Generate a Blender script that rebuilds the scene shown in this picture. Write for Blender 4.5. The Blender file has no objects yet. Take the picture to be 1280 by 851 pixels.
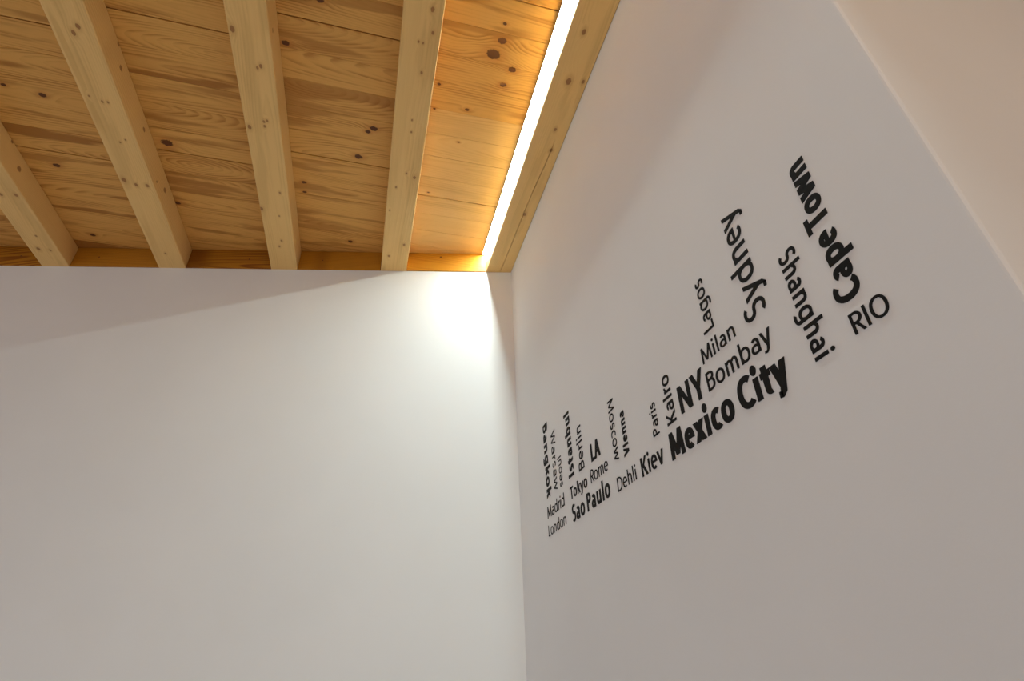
import bpy, bmesh, math, random
from mathutils import Matrix, Vector
random.seed(7)
SC = bpy.context.scene
COL = SC.collection

# ------------------------------------------------------------------ camera
EYE = 1.5                                    # eye height above the floor
YAW, PITCH, ROLL, FPX = 0.2714872, 0.55364375, -0.03606435, 682.44
cy, sy, cp, sp = math.cos(YAW), math.sin(YAW), math.cos(PITCH), math.sin(PITCH)
cr, sr = math.cos(ROLL), math.sin(ROLL)
fwd = Vector((sy*cp, cy*cp, sp)); rgt = Vector((cy, -sy, 0)); upv = rgt.cross(fwd)
r2 = cr*rgt + sr*upv; u2 = -sr*rgt + cr*upv
camd = bpy.data.cameras.new('camera'); cam = bpy.data.objects.new('camera', camd); COL.objects.link(cam)
camd.sensor_width = 36.0; camd.lens = FPX/1280*36.0; camd.clip_start = 0.02
m3 = Matrix((r2, u2, -fwd)).transposed()
cam.matrix_world = Matrix.Translation((0, 0, EYE)) @ m3.to_4x4()
SC.camera = cam

# ------------------------------------------------------------------ light of the room, exposure
world = bpy.data.worlds.new('world'); SC.world = world; world.use_nodes = True
bg = world.node_tree.nodes['Background']
bg.inputs['Color'].default_value = (0.97, 0.975, 1.06, 1); bg.inputs['Strength'].default_value = 0.76
SC.view_settings.view_transform = 'Standard'; SC.view_settings.look = 'None'
SC.view_settings.gamma = 1.0; SC.view_settings.use_curve_mapping = False
SC.view_settings.exposure = 0.06
LED_STRENGTH = 215.0
FILL_STRENGTH = 18.0
FILL_COLOR = (1.0, 0.66, 0.28)
LED_COLOR = (0.83, 1.0, 1.0)

# ------------------------------------------------------------------ dimensions (metres)
S = 1.4
HB = EYE + 1.0*S                             # underside of the rafters
HC = HB + 0.094                              # underside of the ceiling boards
XW = 0.338*S                                 # face of the lettered wall
CORNER = Vector((0.4737, 1.6750))            # where it meets the back wall
AZ = -0.19337205
EDGE_Y = 0.1618*S                            # end of the lettered wall
RW = 0.0994                                  # rafter width
RAFTERS = [0.0098, -0.4088, -0.8267, -1.2502, -1.669, -2.088]

# ------------------------------------------------------------------ helpers
def tag(o, label=None, cat=None, group=None, kind=None):
    if label: o['label'] = label
    if cat: o['category'] = cat
    if group: o['group'] = group
    if kind: o['kind'] = kind
    return o

def link(name, me, mat=None, parent=None):
    o = bpy.data.objects.new(name, me); COL.objects.link(o)
    if mat is not None and me is not None:
        me.materials.clear(); me.materials.append(mat)
    if parent is not None: o.parent = parent
    return o

def box_mesh(name, x0, x1, y0, y1, z0, z1, bevel=0.0, seg=1):
    bm = bmesh.new()
    vs = [bm.verts.new((x, y, z)) for z in (z0, z1) for y in (y0, y1) for x in (x0, x1)]
    for f in ((0,2,3,1),(4,5,7,6),(0,1,5,4),(2,6,7,3),(0,4,6,2),(1,3,7,5)):
        bm.faces.new([vs[i] for i in f])
    if bevel > 0:
        bmesh.ops.bevel(bm, geom=bm.edges[:], offset=bevel, segments=seg, profile=0.5, affect='EDGES')
    bmesh.ops.recalc_face_normals(bm, faces=bm.faces[:])
    me = bpy.data.meshes.new(name); bm.to_mesh(me); bm.free()
    return me

# ------------------------------------------------------------------ materials
class NT:
    def __init__(s, mat):
        s.t = mat.node_tree; s.n = s.t.nodes; s.l = s.t.links
    def node(s, kind, **kw):
        n = s.n.new(kind)
        for k, v in kw.items(): setattr(n, k, v)
        return n
    def put(s, sock, v):
        if hasattr(v, 'is_linked') or isinstance(v, bpy.types.NodeSocket): s.l.new(v, sock)
        else: sock.default_value = v
    def math(s, op, a, b=0.0, c=0.0):
        n = s.node('ShaderNodeMath', operation=op)
        s.put(n.inputs[0], a); s.put(n.inputs[1], b)
        if op in ('MULTIPLY_ADD', 'COMPARE', 'SMOOTH_MIN', 'SMOOTH_MAX'): s.put(n.inputs[2], c)
        return n.outputs[0]
    def vmath(s, op, a, b=(0, 0, 0)):
        n = s.node('ShaderNodeVectorMath', operation=op)
        s.put(n.inputs[0], a); s.put(n.inputs[1], b)
        return n.outputs['Value'] if op in ('LENGTH', 'DISTANCE', 'DOT_PRODUCT') else n.outputs[0]
    def remap(s, v, a, b, c=0.0, d=1.0, smooth=True):
        n = s.node('ShaderNodeMapRange'); n.clamp = True
        if smooth: n.interpolation_type = 'SMOOTHSTEP'
        s.put(n.inputs[0], v)
        for i, q in zip((1, 2, 3, 4), (a, b, c, d)): n.inputs[i].default_value = q
        return n.outputs[0]
    def noise(s, vec, scale, detail=2.0, rough=0.5):
        n = s.node('ShaderNodeTexNoise'); s.put(n.inputs['Vector'], vec)
        n.inputs['Scale'].default_value = scale; n.inputs['Detail'].default_value = detail
        n.inputs['Roughness'].default_value = rough
        return n.outputs['Fac']
    def mix(s, f, a, b, mode='MIX'):
        n = s.node('ShaderNodeMix', data_type='RGBA', blend_type=mode)
        s.put(n.inputs[0], f); s.put(n.inputs[6], a); s.put(n.inputs[7], b)
        return n.outputs[2]

def new_mat(name):
    m = bpy.data.materials.new(name); m.use_nodes = True
    return m, NT(m), m.node_tree.nodes['Principled BSDF']

def wall_paint(name, col):
    m, t, p = new_mat(name)
    co = t.node('ShaderNodeTexCoord').outputs['Object']
    n1 = t.noise(co, 2.2, 3.0); n2 = t.noise(co, 260.0, 3.0, 0.6)
    c2 = tuple(v*0.965 for v in col[:3]) + (1,)
    t.l.new(t.mix(t.remap(n1, 0.3, 0.7), col, c2), p.inputs['Base Color'])
    p.inputs['Roughness'].default_value = 0.75; p.inputs['Specular IOR Level'].default_value = 0.25
    b = t.node('ShaderNodeBump'); b.inputs['Strength'].default_value = 0.10; b.inputs['Distance'].default_value = 0.0006
    t.l.new(n2, b.inputs['Height']); t.l.new(b.outputs[0], p.inputs['Normal'])
    return m

def wood(name, light, dark, knots=(), ring=0.0065, contrast=0.68, depth=0.03, tilt=0.04,
         red=(0.56, 0.23, 0.05, 1), knot=(0.095, 0.030, 0.010, 1), knot_amt=0.95, streak=0.35, seed=0.0, side=(), side_y=0.0):
    """pine, grain along local X; growth rings are a solid texture, knots are (x, y, radius) in local metres"""
    m, t, p = new_mat(name)
    co = t.node('ShaderNodeTexCoord').outputs['Object']
    rnd = t.node('ShaderNodeObjectInfo').outputs['Random']
    sep = t.node('ShaderNodeSeparateXYZ'); t.l.new(co, sep.inputs[0])
    x, y, z = sep.outputs
    rs = t.math('MULTIPLY_ADD', rnd, 31.7, seed)
    rb = t.math('FRACT', t.math('MULTIPLY', rnd, 17.31)); rc = t.math('FRACT', t.math('MULTIPLY', rnd, 53.77))
    rd = t.math('FRACT', t.math('MULTIPLY', rnd, 91.13))
    def comb(a, b, c):
        n = t.node('ShaderNodeCombineXYZ')
        for i, q in enumerate((a, b, c)): t.put(n.inputs[i], q)
        return n.outputs[0]
    slow = t.noise(comb(t.math('MULTIPLY', x, 1.1), t.math('MULTIPLY', y, 5.0), rs), 1.0, 1.0)
    slow2 = t.noise(comb(t.math('MULTIPLY', x, 2.4), t.math('MULTIPLY', y, 9.0), t.math('ADD', rs, 7.7)), 1.0, 3.0)
    # distance from the pith of the log
    dy = t.math('ADD', y, t.math('MULTIPLY', t.math('SUBTRACT', rb, 0.5), 0.10))
    dy = t.math('ADD', dy, t.math('MULTIPLY', t.math('SUBTRACT', slow, 0.5), 0.05))
    sx = t.math('MULTIPLY', t.math('SUBTRACT', rc, 0.5), 2.0*tilt*4)
    dz = t.math('ADD', t.math('MULTIPLY', x, sx), t.math('MULTIPLY_ADD', rd, depth, depth*0.6))
    dz = t.math('ADD', dz, t.math('MULTIPLY', t.math('SUBTRACT', slow2, 0.5), 0.012))
    dz = t.math('ADD', dz, z)
    u = t.math('SQRT', t.math('ADD', t.math('MULTIPLY', dy, dy), t.math('MULTIPLY', dz, dz)))
    mask = None; halo = None
    wob = t.noise(co, 140.0, 2.0)
    flat = comb(x, y, 0.0)
    for kx, ky, kr in knots:
        d0 = t.vmath('SUBTRACT', flat, (kx, ky, 0.0))
        g = t.remap(t.vmath('LENGTH', t.vmath('MULTIPLY', d0, (0.42, 1.0, 1.0))), 0.0, 3.2*kr, 1.0, 0.0)
        u = t.math('MULTIPLY_ADD', g, 1.3*kr, u)
        dk = t.math('MULTIPLY_ADD', t.math('SUBTRACT', wob, 0.5), 0.7*kr, t.vmath('LENGTH', t.vmath('MULTIPLY', d0, (0.72, 1.0, 1.0))))
        mk = t.remap(dk, 0.72*kr, 0.98*kr, 1.0, 0.0)
        hk = t.remap(t.vmath('LENGTH', t.vmath('MULTIPLY', d0, (0.6, 1.0, 1.0))), 0.7*kr, 2.3*kr, 1.0, 0.0)
        mask = mk if mask is None else t.math('MAXIMUM', mask, mk)
        halo = hk if halo is None else t.math('MAXIMUM', halo, hk)
    for kx, kz, kr in side:                        # knots on the flank at local y = side_y
        d0 = t.vmath('SUBTRACT', comb(x, z, 0.0), (kx, kz, 0.0))
        on = t.remap(y, side_y + 0.0015, side_y + 0.004, 1.0, 0.0)
        dk = t.math('MULTIPLY_ADD', t.math('SUBTRACT', wob, 0.5), 0.7*kr, t.vmath('LENGTH', t.vmath('MULTIPLY', d0, (0.82, 1.0, 1.0))))
        mk = t.math('MULTIPLY', on, t.remap(dk, 0.62*kr, 1.0*kr, 1.0, 0.0))
        mask = mk if mask is None else t.math('MAXIMUM', mask, mk)
        halo = mk if halo is None else halo
    u = t.math('ADD', u, t.math('MULTIPLY', t.math('SUBTRACT', slow, 0.5), 0.02))
    band = t.math('FRACT', t.math('DIVIDE', u, ring))
    late = t.math('MULTIPLY', t.remap(band, 0.25, 0.86), t.remap(band, 0.90, 1.0, 1.0, 0.0))
    vary = t.remap(t.noise(comb(t.math('MULTIPLY', x, 3.0), t.math('MULTIPLY', y, 34.0), rs), 1.0, 1.5), 0.42, 0.68)
    fine = t.noise(comb(t.math('MULTIPLY', x, 9.0), t.math('MULTIPLY', y, 420.0), t.math('MULTIPLY', z, 420.0)), 1.0, 3.0)
    fac = t.math('MULTIPLY', late, t.math('MULTIPLY_ADD', vary, 0.75*contrast, 0.25*contrast))
    fac = t.math('ADD', fac, t.math('MULTIPLY', vary, streak*0.25))
    fac = t.math('ADD', fac, t.math('MULTIPLY', t.math('SUBTRACT', fine, 0.5), 0.45))
    fac = t.math('ADD', fac, t.math('MULTIPLY', t.math('SUBTRACT', rc, 0.5), 0.22))
    fac.node.use_clamp = True
    colr = t.mix(fac, light, dark)
    patch = t.remap(t.noise(comb(t.math('MULTIPLY', x, 2.6), t.math('MULTIPLY', y, 20.0), t.math('ADD', rs, 3.3)), 1.0, 2.5, 0.45), 0.535, 0.625)
    colr = t.mix(t.math('MULTIPLY', patch, streak), colr, tuple(0.86*v for v in dark[:3]) + (1,))
    if mask is not None:
        colr = t.mix(t.math('MULTIPLY', halo, 0.55), colr, red)
        colr = t.mix(t.math('MULTIPLY', mask, knot_amt), colr, knot)
    t.l.new(colr, p.inputs['Base Color'])
    p.inputs['Roughness'].default_value = 0.55; p.inputs['Specular IOR Level'].default_value = 0.3
    b = t.node('ShaderNodeBump'); b.inputs['Strength'].default_value = 0.25; b.inputs['Distance'].default_value = 0.0008
    t.l.new(t.math('ADD', fine, late), b.inputs['Height']); t.l.new(b.outputs[0], p.inputs['Normal'])
    return m

def plain(name, col, rough=0.5, metal=0.0):
    m, t, p = new_mat(name)
    n = t.noise(t.node('ShaderNodeTexCoord').outputs['Object'], 60.0, 2.0)
    t.l.new(t.mix(n, col, tuple(v*0.9 for v in col[:3]) + (1,)), p.inputs['Base Color'])
    p.inputs['Roughness'].default_value = rough; p.inputs['Metallic'].default_value = metal
    return m

M_WALL = wall_paint('white_wall_paint', (0.80, 0.79, 0.775, 1))
M_FLOOR = plain('grey_floor', (0.62, 0.56, 0.48, 1), 0.5)
M_VINYL = plain('black_vinyl', (0.010, 0.009, 0.008, 1), 0.7)
M_VINYL.node_tree.nodes['Principled BSDF'].inputs['Specular IOR Level'].default_value = 0.12
M_ALU = plain('aluminium', (0.75, 0.75, 0.75, 1), 0.4, 1.0)
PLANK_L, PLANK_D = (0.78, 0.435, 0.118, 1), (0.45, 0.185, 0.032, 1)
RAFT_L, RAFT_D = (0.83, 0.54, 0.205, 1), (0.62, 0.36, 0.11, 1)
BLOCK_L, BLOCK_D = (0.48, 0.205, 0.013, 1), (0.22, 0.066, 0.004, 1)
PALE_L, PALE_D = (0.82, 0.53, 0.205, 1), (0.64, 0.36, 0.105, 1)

# ------------------------------------------------------------------ the setting
tag(link('floor', box_mesh('floor', -6, 3, -6, 2.6, -0.1, 0.0), M_FLOOR), 'grey floor of the room', None, None, 'structure')

def wall_poly(name, pts, z0, z1, mat, label):
    bm = bmesh.new()
    a = [bm.verts.new((x, y, z0)) for x, y in pts]; b = [bm.verts.new((x, y, z1)) for x, y in pts]
    n = len(pts)
    bm.faces.new(a); bm.faces.new(b)
    for i in range(n): bm.faces.new((a[i], a[(i+1) % n], b[(i+1) % n], b[i]))
    bmesh.ops.recalc_face_normals(bm, faces=bm.faces[:])
    me = bpy.data.meshes.new(name); bm.to_mesh(me); bm.free()
    return tag(link(name, me, mat), label, None, None, 'structure')

wd = Vector((math.cos(AZ), math.sin(AZ))); wn = Vector((-wd.y, wd.x))      # along the back wall, into it
def onback(s, d=0.0):
    q = CORNER + wd*s + wn*d
    return (q.x, q.y)
W_BACK = wall_poly('wall_back', [onback(-4.2), onback(0.0), onback(0.0, 0.2), onback(-4.2, 0.2)], 0.0, HB, M_WALL,
                   'white painted back wall under the rafters')
W_RIGHT = wall_poly('wall_right', [(XW, EDGE_Y), (XW + 1.9, EDGE_Y), (XW + 1.9, EDGE_Y + 0.2), (XW + 0.2, EDGE_Y + 0.2),
                    (XW + 0.2, CORNER.y + 0.3), (XW, CORNER.y + 0.3)], 0.0, HC, M_WALL,
                    'white painted wall with black city names and a square outer corner')
bev = W_RIGHT.modifiers.new('rounded_corner', 'BEVEL'); bev.width = 0.004; bev.segments = 3; bev.limit_method = 'ANGLE'

wall_poly('wall_light_block', [(XW + 1.9, -4.0), (XW + 2.1, -4.0), (XW + 2.1, EDGE_Y + 0.2), (XW + 1.9, EDGE_Y + 0.2)], 0.0, HC, M_WALL, 'unseen white side wall, added to block light from the right')  # added out of view, keeps world light off the rafters' right faces

CEIL = tag(link('ceiling', box_mesh('ceiling', -4.0, 2.4, -4.0, 2.7, HC + 0.022, HC + 0.10), plain('roof_deck', (0.25, 0.15, 0.07, 1))),
           'boarded pine ceiling', None, None, 'structure')

# boards between the rafters: one bay at a time, joints stepped from bay to bay
PITCH_B = 0.0905
BAYS = [  # x from, x to, y of one open joint, open joints every n boards
    (RAFTERS[0], XW + 1.9, 0.703, 8), (RAFTERS[1], RAFTERS[0], 0.880, 5), (RAFTERS[2], RAFTERS[1], 0.967, 5),
    (RAFTERS[3], RAFTERS[2], 1.052, 5), (RAFTERS[4], RAFTERS[3], 1.140, 5), (RAFTERS[5], RAFTERS[4], 1.225, 5)]
KNOTS = [(-1.043,1.284,.0085),(-1.112,1.564,.009),(-1.122,1.91,.008),(-1.135,1.272,.006),(-.739,1.386,.0145),(-.771,1.66,.0085),
 (-.345,.958,.0085),(-.25,.821,.008),(-.101,1.182,.010),(-.118,1.198,.007),(-.145,1.304,.0105),(-.327,1.459,.0075),(-.327,1.505,.006),
 (-.168,1.735,.008),(.215,.857,.0165),(.23,.814,.0105),(.277,.889,.0095),(.263,.941,.0078),(.226,.768,.0045),(.079,.982,.0045),
 (.175,1.047,.0055),(.1,1.41,.0035),(.169,1.172,.0035),(.076,1.067,.0035)]
M_PLANK = [wood('pine_board_%s' % n, PLANK_L, PLANK_D, (), ring=r, depth=d, tilt=tl, streak=st, seed=sd)
           for n, r, d, tl, st, sd in (('wide', 0.0070, 0.022, 0.05, 0.75, 1.0), ('fine', 0.0050, 0.035, 0.03, 0.9, 5.0), ('cathedral', 0.0075, 0.012, 0.07, 0.6, 9.0))]
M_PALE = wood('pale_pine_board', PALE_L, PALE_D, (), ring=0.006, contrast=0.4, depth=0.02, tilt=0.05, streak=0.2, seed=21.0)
for bi, (xa, xb, y0, every) in enumerate(BAYS):
    k0 = int(math.floor((-1.2 - y0)/PITCH_B)); k1 = int(math.ceil((2.02 + 0.2*max(0, -xa) - y0)/PITCH_B))
    for k in range(k0, k1):
        ya, yb = y0 + k*PITCH_B, y0 + (k + 1)*PITCH_B
        xb2 = XW + 0.25 if bi == 0 and ya > EDGE_Y + 0.2 else xb
        ga = 0.0016 if k % every == 0 else 0.00025
        gb = 0.0016 if (k + 1) % every == 0 else 0.00025
        xc, yc = (xa + xb2)/2, (ya + yb)/2
        hw, dz = (xb2 - xa)/2 - 0.001, random.uniform(0.0, 0.0012)
        me = box_mesh('plank', -hw, hw, ya + ga - yc, yb - gb - yc, 0.0, 0.02, 0.0006)
        kn = [(kx - xc, ky - yc, kr) for kx, ky, kr in KNOTS if xa < kx < xb2 and ya - 0.03 < ky < yb + 0.03]
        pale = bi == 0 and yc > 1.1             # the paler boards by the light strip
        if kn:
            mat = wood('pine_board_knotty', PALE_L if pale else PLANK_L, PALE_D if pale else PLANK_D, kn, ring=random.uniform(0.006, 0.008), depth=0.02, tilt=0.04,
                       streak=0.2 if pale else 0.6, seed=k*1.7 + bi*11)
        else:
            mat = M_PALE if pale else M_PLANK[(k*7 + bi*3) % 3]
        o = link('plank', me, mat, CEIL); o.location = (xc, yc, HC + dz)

# ------------------------------------------------------------------ rafters
RK = {0: [(.031,.727,.0055),(.039,.784,.004),(.006,.815,.003),(.018,.816,.003),(.023,.898,.004),(.037,1.601,.005),(-.014,1.678,.005),
          (.013,1.052,.003),(.015,1.094,.003),(.042,1.267,.0055),(.015,1.256,.0035),(-.013,1.322,.0035),(-.027,1.433,.003)],
      1: [(-.448,.891,.007),(-.392,.978,.005),(-.401,.985,.004),(-.395,1.15,.004),(-.404,1.155,.004),(-.404,1.171,.004),(-.447,1.184,.006),
          (-.454,1.522,.007),(-.399,1.545,.003),(-.403,1.676,.004),(-.414,1.71,.004),(-.386,1.432,.004)],
      2: [(-.812,.972,.006),(-.828,.992,.006),(-.828,1.188,.0034),(-.814,1.187,.0034),(-.857,1.177,.003),(-.826,1.327,.003),(-.808,1.314,.003),
          (-.862,1.484,.008),(-.831,1.498,.0058),(-.798,1.494,.006),(-.829,1.843,.004)],
      3: [(-1.268,1.913,.007),(-1.23,1.913,.004),(-1.22,1.632,.006),(-1.265,1.639,.006),(-1.245,1.837,.004)], 4: [(-1.66, 1.3, .006)], 5: [(-2.1, 1.5, .006)]}
SIDE_K = {1: [(.891,.032,.006),(.913,.09,.006)], 2: [(1.06,.088,.007),(1.111,.057,.008),(1.317,.061,.008),(1.56,.053,.010),(1.495,.025,.005)], 3: [(1.561,.051,.010),(1.483,.088,.006)]}
RL = ['pale pine rafter beside the light strip bay, one edge catching the strip light',
      'pale pine rafter, second counted from the light strip',
      'pale pine rafter, third counted from the light strip, with a row of knots',
      'pale pine rafter, fourth counted from the light strip',
      'pale pine rafter, fifth counted from the light strip', 'pale pine rafter, sixth counted from the light strip']
RY0, RYC = -1.6, 0.2
for i, rx in enumerate(RAFTERS):
    yend = CORNER.y + math.tan(AZ)*(rx - CORNER.x) + 0.12
    # local X runs along the rafter, local Y across it
    me = box_mesh('ceiling_rafter', RY0 - RYC, yend - RYC, -RW/2, RW/2, 0.0, HC - HB - 0.0005, 0.003, 2)
    kn = [(ky - RYC, -(kx - rx), kr) for kx, ky, kr in RK[i]]
    mat = wood('pine_rafter', RAFT_L, RAFT_D, kn, ring=0.0058, contrast=0.42, depth=0.05, tilt=0.006, streak=0.25,
               red=(0.62, 0.35, 0.11, 1), knot=(0.32, 0.13, 0.04, 1), knot_amt=0.85, seed=i*3.1, side=[(a - RYC, b, c) for a, b, c in SIDE_K.get(i, [])], side_y=-RW/2)
    o = link('ceiling_rafter', me, mat)
    o.location = (rx, RYC, HB); o.rotation_euler = (0, 0, math.pi/2)
    tag(o, RL[i], 'rafter', 'pine rafters under the ceiling')

# blocking boards on top of the back wall, between the rafters
def s_at(x): return (x - CORNER.x)/wd.x
edges = [(RAFTERS[0] + RW/2, XW - RW - 0.0005)] + [(RAFTERS[i+1] + RW/2, RAFTERS[i] - RW/2) for i in range(5)]
for i, (xa, xb) in enumerate(edges):
    sa, sb = s_at(xa) + 0.0015, s_at(xb) - 0.0015
    ln = sb - sa
    me = box_mesh('blocking_board', -ln/2, ln/2, -0.022, 0.022, -0.0465, 0.0465, 0.001)
    kx0 = (0.1918 - CORNER.x)/wd.x - (sa + sb)/2
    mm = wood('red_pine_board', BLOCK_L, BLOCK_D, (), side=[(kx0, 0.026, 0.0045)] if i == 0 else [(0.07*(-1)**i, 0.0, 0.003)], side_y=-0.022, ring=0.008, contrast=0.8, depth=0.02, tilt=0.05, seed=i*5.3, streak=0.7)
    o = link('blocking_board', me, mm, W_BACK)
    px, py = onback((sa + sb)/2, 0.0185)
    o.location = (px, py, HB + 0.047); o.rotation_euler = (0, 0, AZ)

# ------------------------------------------------------------------ beam along the lettered wall, with a drying crack
def wall_beam():
    x0, x1 = XW - RW, XW - 0.0005
    y0, y1 = -1.6, CORNER.y + 0.12
    zt, zb, bv = HC - 0.0005, HB, 0.002
    def sect(y, depth, cx):
        hwid = 0.0011 if depth > 0 else 0.0002
        return [(x0, zt), (x0, zb + bv), (x0 + bv, zb), (cx - hwid, zb), (cx, zb + max(depth, 0.00001)), (cx + hwid, zb), (x1 - bv, zb), (x1, zb + bv), (x1, zt)]
    ys = [(y0, 0, .4455), (1.02, 0, .4455), (1.045, .008, .4453), (1.12, .014, .4435), (1.24, .015, .4370), (1.30, .003, .4352), (1.33, .014, .4345), (1.5, .016, .4325), (1.671, .016, .429), (y1, .016, .4285)]
    bm = bmesh.new(); rows = []
    for y, d, cx in ys: rows.append([bm.verts.new((y - RYC, -(x - (x0 + x1)/2), z - zb)) for x, z in sect(y, d, cx)])
    for a, b in zip(rows, rows[1:]):
        for i in range(len(a)): bm.faces.new((a[i], a[(i+1) % len(a)], b[(i+1) % len(a)], b[i]))
    bm.faces.new(rows[0]); bm.faces.new(rows[-1])
    bmesh.ops.recalc_face_normals(bm, faces=bm.faces[:])
    me = bpy.data.meshes.new('wall_beam'); bm.to_mesh(me); bm.free()
    xc = (x0 + x1)/2
    kn = [(ky - RYC, -(kx - xc), kr) for kx, ky, kr in [(.413,.692,.006),(.421,.83,.0085),(.46,.822,.005),(.434,.987,.005),(.439,1.348,.006),(.445,1.063,.006)]]
    mat = wood('pine_wall_beam', RAFT_L, RAFT_D, kn, ring=0.006, contrast=0.35, depth=0.045, tilt=0.006, streak=0.25,
               red=(0.58, 0.31, 0.10, 1), knot=(0.30, 0.12, 0.04, 1), knot_amt=0.85, seed=44.0)
    o = link('wall_beam', me, mat); o.location = (xc, RYC, zb); o.rotation_euler = (0, 0, math.pi/2)
    return tag(o, 'pale pine beam with a long crack running along the top of the lettered wall', 'beam')
wall_beam()

# ------------------------------------------------------------------ LED strip in the angle of beam and ceiling
def led_strip():
    e = link('light_strip', None); e.empty_display_size = 0.1
    xf = XW - RW                                   # face of the beam
    ya, yb = -0.35, CORNER.y + 0.015
    L = yb - ya; e.location = (xf, (ya + yb)/2, HC)
    tag(e, 'glowing white linear light strip fixed between the wall beam and the boarded ceiling', 'light strip')
    m, t, p = new_mat('lit_diffuser')
    p.inputs['Base Color'].default_value = (0.9, 0.9, 0.9, 1)
    p.inputs['Emission Color'].default_value = LED_COLOR + (1,); p.inputs['Emission Strength'].default_value = LED_STRENGTH
    wid, hgt = 0.0170, 0.0085                      # aluminium channel open downwards, opal cover in its mouth
    bm = bmesh.new()
    prof = [(-wid, 0), (-wid, -hgt), (-wid + 0.0012, -hgt), (-wid + 0.0012, -0.0012), (-0.0014, -0.0012), (-0.0014, -hgt), (-0.0002, -hgt), (-0.0002, 0)]
    rows = [[bm.verts.new((x, y, z - 0.0003)) for x, z in prof] for y in (-L/2, L/2)]
    for i in range(len(prof)): bm.faces.new((rows[0][i], rows[0][(i+1) % len(prof)], rows[1][(i+1) % len(prof)], rows[1][i]))
    bm.faces.new(rows[0]); bm.faces.new(rows[1])
    bmesh.ops.recalc_face_normals(bm, faces=bm.faces[:])
    me = bpy.data.meshes.new('housing'); bm.to_mesh(me); bm.free()
    link('housing', me, M_ALU, e)
    link('diffuser', box_mesh('diffuser', -wid + 0.0014, -0.0016, -L/2 + 0.0022, L/2 - 0.0022, -hgt - 0.0004, -hgt + 0.0016), m, e)
    for s in (-1, 1):
        c = link('end_cap', box_mesh('end_cap', -wid, -0.0002, -0.001, 0.001, -hgt - 0.0003, -0.0003, 0.0002), M_ALU, e)
        c.location = (0, s*(L/2 - 0.001), 0)
    return e
led_strip()

# ------------------------------------------------------------------ warm fill lamp, added out of view to brighten the walls
def fill_pendant(x, y, z, power, col):
    e = link('fill_lamp', None); e.location = (x, y, z); e.empty_display_size = 0.1
    tag(e, 'unseen warm fill lamp, an added opal globe hanging from the boarded ceiling', 'fill lamp')
    m, t, p = new_mat('fill_lamp_glass')
    p.inputs['Base Color'].default_value = (0.9, 0.88, 0.82, 1)
    p.inputs['Emission Color'].default_value = col + (1,); p.inputs['Emission Strength'].default_value = power
    bm = bmesh.new(); bmesh.ops.create_uvsphere(bm, u_segments=32, v_segments=16, radius=0.13)
    for f in bm.faces: f.smooth = True
    me = bpy.data.meshes.new('globe'); bm.to_mesh(me); bm.free(); link('globe', me, m, e)
    dark = plain('dark_metal', (0.05, 0.05, 0.05, 1), 0.4)
    def lathe(name, prof):
        bm = bmesh.new(); n = 20
        rows = [[bm.verts.new((r*math.cos(2*math.pi*i/n), r*math.sin(2*math.pi*i/n), q)) for i in range(n)] for r, q in prof]
        for a, b in zip(rows, rows[1:]):
            for i in range(n): bm.faces.new((a[i], a[(i+1) % n], b[(i+1) % n], b[i]))
        bm.faces.new(rows[0]); bm.faces.new(rows[-1]); bmesh.ops.recalc_face_normals(bm, faces=bm.faces[:])
        me = bpy.data.meshes.new(name); bm.to_mesh(me); bm.free(); link(name, me, dark, e)
    top = HC - z
    lathe('cap', [(0.045, 0.118), (0.045, 0.150), (0.012, 0.175), (0.010, 0.200)])
    lathe('cord', [(0.003, 0.198), (0.003, top - 0.028)])
    lathe('ceiling_rose', [(0.010, top - 0.035), (0.045, top - 0.020), (0.048, top - 0.0005)])
    return e
fill_pendant(0.22, -1.05, 2.30, FILL_STRENGTH, FILL_COLOR)

# ------------------------------------------------------------------ vinyl lettering: strokes of a humanist sans
XH, CAP, ASC, DES, OV = 484.0, 674.0, 712.0, -200.0, 10.0
class Pen:
    def __init__(s, w, h): s.w, s.h, s.polys, s.lev = w, h, [], 0
    def quad(s, *p): s.polys.append(list(p))
    def mark(s): s.polys.append(None)
    def v(s, x, y0, y1, w=None): w = w or s.w; s.mark(); s.quad((x, y0), (x + w, y0), (x + w, y1), (x, y1))
    def hb(s, y, x0, x1, h=None): h = h or s.h; s.mark(); s.quad((x0, y), (x1, y), (x1, y + h), (x0, y + h))
    def d(s, xa, ya, xb, yb, k=1.06):
        t = s.w*k/2; s.mark(); s.quad((xa - t, ya), (xa + t, ya), (xb + t, yb), (xb - t, yb))
    def arc(s, cx, cy, rx, ry, a0, a1, wk=1.0, hk=1.0, n=None):
        s.mark(); n = n or max(4, int(abs(a1 - a0)/12)); w, h = s.w*wk, s.h*hk
        def pt(a, rx, ry):
            c, q = math.cos(a), math.sin(a); e = 2/2.2
            return (cx + rx*math.copysign(abs(c)**e, c), cy + ry*math.copysign(abs(q)**e, q))
        for i in range(n):
            a, b = math.radians(a0 + (a1 - a0)*i/n), math.radians(a0 + (a1 - a0)*(i + 1)/n)
            s.quad(pt(a, rx, ry), pt(b, rx, ry), pt(b, max(rx - w, 1), max(ry - h, 1)), pt(a, max(rx - w, 1), max(ry - h, 1)))
    def dot(s, cx, cy, r):
        s.mark()
        s.polys.append([(cx + r*math.cos(2*math.pi*i/14), cy + r*math.sin(2*math.pi*i/14)) for i in range(14)])

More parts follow.
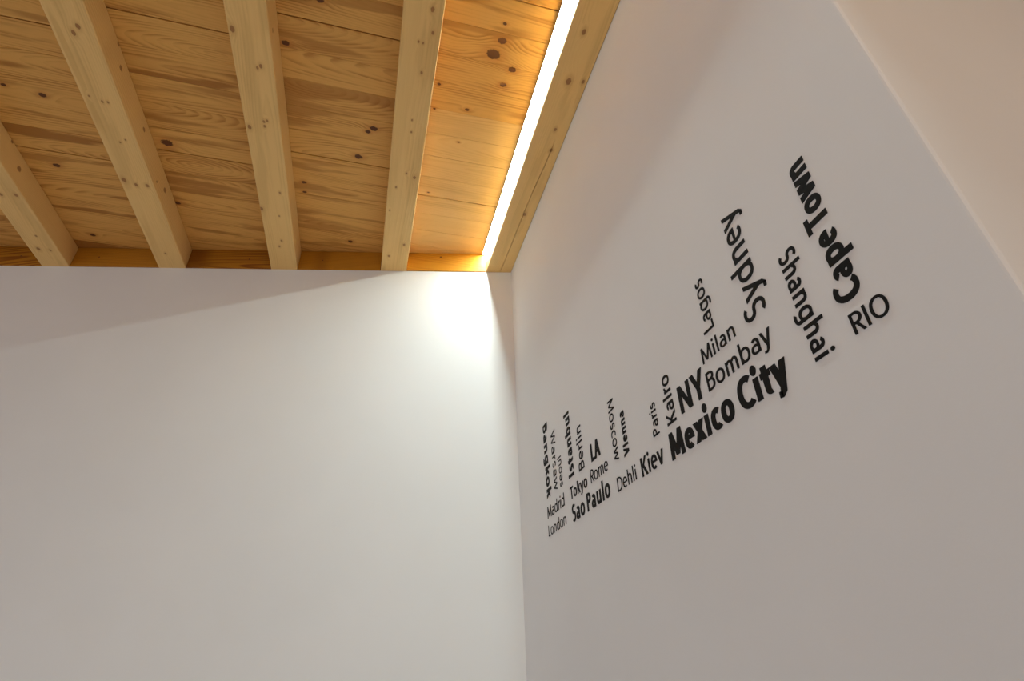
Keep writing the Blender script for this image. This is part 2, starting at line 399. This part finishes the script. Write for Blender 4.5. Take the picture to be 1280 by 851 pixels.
ST, RO, DI = 74.0, 38.0, 6.0
def glyph(ch, w, h):
    """returns polygons, ink width, left and right bearing"""
    g = Pen(w, h); b = w - 88.0; L = R = ST
    if ch == 'o': W = 472 + .7*b; L = R = RO; g.arc(W/2, XH/2, W/2, XH/2 + OV, 0, 360)
    elif ch in 'nhu':
        W = 404 + .9*b; q = Pen(w, h); q.v(0, 0, ASC if ch == 'h' else XH)
        rx = (W - w*.25)/2; ry = 200; c = XH + OV - ry
        q.arc(W - rx, c, rx, ry, 0, 152); q.v(W - w, 0, c + 1)
        if ch == 'u': q.polys = [p and [(W - x, XH - y) for x, y in p] for p in q.polys]
        g.polys = q.polys; R = 70
    elif ch == 'm':
        a = 352 + .8*b; W = 2*a - w
        g.v(0, 0, XH)
        for k in (0, 1):
            x1 = a + k*(a - w); rx = (a - w*.25)/2; c = XH + OV - 190
            g.arc(x1 - rx, c, rx, 190, 0, 152); g.v(x1 - w, 0, c + 1)
    elif ch == 'r': W = 245 + .6*b; g.v(0, 0, XH); rx = W*.80; g.arc(W*1.0, XH + OV - 205, rx, 205, 88, 158); R = 14
    elif ch == 'i': W = w; g.v(0, 0, XH); g.dot(w/2, XH + 165, max(56, w*.58))
    elif ch == 'l': W = w; g.v(0, 0, ASC)
    elif ch == 'I': W = w; g.v(0, 0, CAP); L = R = 80
    elif ch == 't':
        W = 300 + .6*b; x = 72; L = 20; R = 16
        g.hb(XH - h, 0, W - 8); g.v(x, 120, XH + 110); g.arc(x + 150 + .3*b, 125 - OV, 150 + .3*b, 125, 178, 285)
    elif ch == 'a':
        W = 388 + .7*b; L = 40; R = 70
        g.v(W - w, 0, 320); rx = W*.46; g.arc(W - rx, XH + OV - 185, rx, 185, 0, 142)
        g.arc(W/2 - 4, 146, W/2 + 4, 156, 0, 360, hk=.92)
    elif ch == 'e':
        W = 440 + .7*b; L = RO; R = 34; rx = W/2
        g.arc(rx, XH/2, rx, XH/2 + OV, -6, 306); g.hb(XH/2 - 26, w*.5, W - w*.1, h*.86)
    elif ch == 'c': W = 366 + .7*b; L = RO; R = 22; g.arc(W*.60, XH/2, W*.60, XH/2 + OV, 52, 308)
    elif ch in 'sS':
        T = XH if ch == 's' else CAP; W = (318 if ch == 's' else 408) + .7*b; L = R = 40
        tot = (T + 2*OV + h)/2; r1 = tot*.485; r2_ = tot - r1
        g.arc(W*.51, T + OV - r1, W*.50, r1, 38, 284, wk=.92); g.arc(W*.49, -OV + r2_, W*.50, r2_, 104, -142, wk=.92)
    elif ch in 'dbpg':
        W = 458 + .8*b; g.arc(W/2, XH/2, W/2, XH/2 + OV, 0, 360)
        if ch == 'd': g.v(W - w, 0, ASC); L = RO
        if ch == 'b': g.v(0, 0, ASC); R = RO
        if ch == 'p': g.v(0, DES, XH); R = RO
        if ch == 'g':
            L = RO; g.v(W - w, -40, XH); g.arc(W/2 - 8, -40, W/2 + 8, 168, 0, -132)
    elif ch == 'k': W = 398 + 1.1*b; R = DI; g.v(0, 0, ASC); g.d(w*.95, 215, W - w*.62, XH, 1.15); g.d(W - w*.58, 0, w*1.45, 290, 1.2)
    elif ch in 'vy':
        W = 448 + .9*b; L = R = DI; t = w*.53
        g.d(W/2, 0, t, XH)
        if ch == 'v': g.d(W/2, 0, W - t, XH)
        else:
            sl = (W/2 - t)/XH; yb = -120.0
            g.d(W/2 + yb*sl, yb, W - t, XH); xb_ = W/2 + yb*sl
            g.quad((xb_ - t, yb), (xb_ + t, yb), (xb_ - 40, DES - 4), (xb_ - 75, DES + 20)); g.quad((xb_ - 40, DES - 4), (xb_ - 40 + 10, DES + h), (xb_ - 150, DES + h*.95), (xb_ - 160, DES + 10))
    elif ch == 'w':
        W = 690 + 1.5*b; L = R = DI; t = w*.53; a, c, e = W*.27, W/2, W*.73
        g.d(a, 0, t, XH); g.d(a, 0, c, XH); g.d(e, 0, c, XH); g.d(e, 0, W - t, XH)
    elif ch == 'x': W = 428 + 1.0*b; L = R = DI; t = w*.58; g.d(t, 0, W - t, XH, 1.16); g.d(W - t, 0, t, XH, 1.16)
    elif ch in 'BPR':
        W = (430 if ch != 'P' else 410) + .8*b; g.v(0, 0, CAP); m = 345 if ch == 'B' else 285
        c1 = (CAP + m)/2; ry = (CAP - m)/2; x1 = W*.42; k1 = W - x1 - (W*.04 if ch == 'B' else 0)
        g.hb(CAP - h, 0, x1); g.hb(m, 0, x1); g.arc(x1, c1, k1, ry, -90, 90)
        if ch == 'B': g.hb(0, 0, x1); g.arc(x1, (m + h)/2, W - x1, (m + h)/2, -90, 90)
        if ch == 'R': W += 8; g.d(W - w*.5, 0, W*.45, 310, 1.08); R = 10
        else: R = RO
    elif ch == 'D': W = 550 + .7*b; R = RO; x1 = W*.36; g.v(0, 0, CAP); g.hb(0, 0, x1); g.hb(CAP - h, 0, x1); g.arc(x1, CAP/2, W - x1, CAP/2, -90, 90)
    elif ch == 'C': W = 490 + .8*b; L = RO; R = 25; g.arc(W*.615, CAP/2, W*.615, CAP/2 + OV, 50, 310)
    elif ch == 'O': W = 615 + .7*b; L = R = RO; g.arc(W/2, CAP/2, W/2, CAP/2 + OV, 0, 360)
    elif ch == 'T': W = 490 + .5*b; L = R = DI; g.hb(CAP - h, 0, W); g.v(W/2 - w/2, 0, CAP - h/2)
    elif ch == 'L': W = 360 + .5*b; R = 12; g.v(0, 0, CAP); g.hb(0, 0, W)
    elif ch == 'A': W = 590 + .8*b; L = R = DI; t = w*.53; g.d(t, 0, W/2, CAP); g.d(W - t, 0, W/2, CAP); g.hb(185, W*.22, W*.78)
    elif ch == 'V': W = 540 + .9*b; L = R = DI; t = w*.53; g.d(W/2, 0, t, CAP); g.d(W/2, 0, W - t, CAP)
    elif ch == 'W':
        W = 820 + 1.5*b; L = R = DI; t = w*.53; a, c, e = W*.27, W/2, W*.73
        g.d(a, 0, t, CAP); g.d(a, 0, c, CAP); g.d(e, 0, c, CAP); g.d(e, 0, W - t, CAP)
    elif ch == 'Y': W = 530 + .9*b; L = R = DI; t = w*.53; g.d(W/2, 270, t, CAP); g.d(W/2, 270, W - t, CAP); g.v(W/2 - w/2, 0, 290)
    elif ch == 'N': W = 530 + .8*b; g.v(0, 0, CAP); g.v(W - w, 0, CAP); g.d(W - w*.55, 0, w*.55, CAP, 1.1)
    elif ch == 'M':
        W = 670 + 1.1*b; L = R = 56; t = w/2
        g.d(t, 0, t + 38, CAP, 1.0); g.d(W - t, 0, W - t - 38, CAP, 1.0); g.d(W/2, 60, t + 44, CAP, 1.04); g.d(W/2, 60, W - t - 44, CAP, 1.04)
    elif ch == 'K': W = 470 + 1.1*b; R = DI; g.v(0, 0, CAP); g.d(w*.95, 290, W - w*.62, CAP, 1.15); g.d(W - w*.58, 0, w*1.5, 375, 1.2)
    else: return [], 190.0, 0, 0
    return g.polys, W, L, R

# word, direction (h level, u reading up, d reading down), u, v of the baseline start, length, cap height, stem / cap height, tracking, words for the label
WORDS = [
 ('London','h',-1.4073,0.3111,0.1376,0.0275,.115,0,'thin small level lettering'),
 ('Madrid','h',-1.4065,0.3564,0.1347,0.0300,.135,0,'small level lettering'),
 ('Tokyo','h',-1.2278,0.3571,0.1110,0.0285,.185,0,'half-bold level lettering'),
 ('Sao Paulo','h',-1.2250,0.3040,0.2211,0.0390,.20,0,'bold level lettering'),
 ('Rome','h',-1.0949,0.3564,0.0946,0.0285,.115,0,'thin level lettering'),
 ('LA','h',-1.0800,0.3990,0.0516,0.0400,.215,0,'bold level capitals'),
 ('Dehli','h',-0.9683,0.3006,0.0822,0.0272,.12,0,'thin level lettering'),
 ('Kiev','h',-0.8636,0.2968,0.0824,0.0341,0.1650,0,'half-bold level lettering'),
 ('Mexico City','h',-0.7578,0.2903,0.2872,0.0444,.235,-22,'largest bold level lettering'),
 ('NY','h',-0.7057,0.3489,0.0743,0.0459,0.2000,-20,'bold level capitals'),
 ('Bombay','h',-0.6254,0.3495,0.1467,0.0295,.14,0,'level lettering'),
 ('Milan','h',-0.6236,0.3945,0.0838,0.0253,.14,0,'small level lettering'),
 ('RIO','h',-0.3712,0.2909,0.0457,0.0240,.14,0,'level capitals'),
 ('Shanghai','d',-0.4295,0.4420,0.1506,0.0280,.165,0,'lettering running downwards'),
 ('Cape Town','u',-0.3437,0.3284,0.2060,0.0335,0.2350,-36,'heavy bold lettering running upwards'),
 ('Sydney','u',-0.4715,0.3940,0.1820,0.0425,0.1500,0,'large lettering running upwards'),
 ('Lagos','u',-0.5779,0.4350,0.0920,0.0268,.145,0,'lettering running upwards'),
 ('KaIro','u',-0.7229,0.3475,0.0860,0.0292,.155,0,'lettering running upwards'),
 ('Paris','u',-0.7805,0.3481,0.0590,0.0224,.14,0,'small lettering running upwards'),
 ('Moscow','d',-0.9652,0.4900,0.1304,0.0269,.125,10,'thin lettering running downwards'),
 ('VIenna','u',-0.8993,0.3542,0.0895,0.0225,.21,0,'bold lettering running upwards'),
 ('Berlin','u',-1.1235,0.4026,0.1048,0.0333,.125,0,'thin lettering running upwards'),
 ('Istanbul','u',-1.1905,0.4075,0.1660,0.0365,.21,0,'bold lettering running upwards'),
 ('seoul','u',-1.2725,0.4066,0.0775,0.0265,.11,0,'thin small lettering running upwards'),
 ('Warsaw','d',-1.3379,0.5704,0.1614,0.0330,.11,10,'thin lettering running downwards'),
 ('Bangkok','d',-1.4011,0.6160,0.2092,0.0375,.225,0,'bold lettering running downwards')]

def layout(word, w, h, track):
    x = 0.0; out = []; last = 0.0
    for i, ch in enumerate(word):
        polys, W, L, R = glyph(ch, w, h)
        if not polys: x += W; continue
        if out: x += L + track
        out.append((ch, polys, x)); last = x + W
        x = last + R
    return out, last

THICK = 0.0008
for word, mode, u0, v0, ln, cap, frac, track, how in WORDS:
    sy_ = cap/CAP; sx_ = sy_
    for it in range(6):
        w = frac*cap/sx_; h = frac*cap*.84/sy_
        lay, tot = layout(word, w, h, track); sx_ = ln/tot
    e = link('wall_lettering', None); e.empty_display_size = 0.02
    # local x = reading direction, local y = up the letters, local z = out of the wall
    ux, uz = Vector((0, -1, 0)), Vector((0, 0, 1))
    rd, up_ = {'h': (ux, uz), 'u': (uz, -ux), 'd': (-uz, ux)}[mode]
    out_ = Vector((-1, 0, 0))
    mw = Matrix((rd, up_, out_)).transposed().to_4x4()
    mw.translation = Vector((XW - 0.0001, -u0, EYE + v0))
    e.matrix_world = mw
    tag(e, 'black vinyl word "%s" on the white wall, %s' % (word, how), 'lettering', 'city names on the white wall')
    for ch, polys, x in lay:
        bm = bmesh.new(); lev = 0
        for p in polys:
            if p is None: lev += 1; continue
            tz = THICK + lev*3e-5
            area = sum(p[i][0]*p[(i+1) % len(p)][1] - p[(i+1) % len(p)][0]*p[i][1] for i in range(len(p)))
            if area < 0: p = p[::-1]
            top = [bm.verts.new((px*sx_, py*sy_, tz)) for px, py in p]
            bot = [bm.verts.new((px*sx_, py*sy_, 0.0)) for px, py in p]
            bm.faces.new(top)
            for i in range(len(p)):
                j = (i + 1) % len(p); bm.faces.new((bot[i], bot[j], top[j], top[i]))
        me = bpy.data.meshes.new('letter'); bm.to_mesh(me); bm.free()
        o = link('letter', me, M_VINYL, e); o.location = (x*sx_, 0, 0)
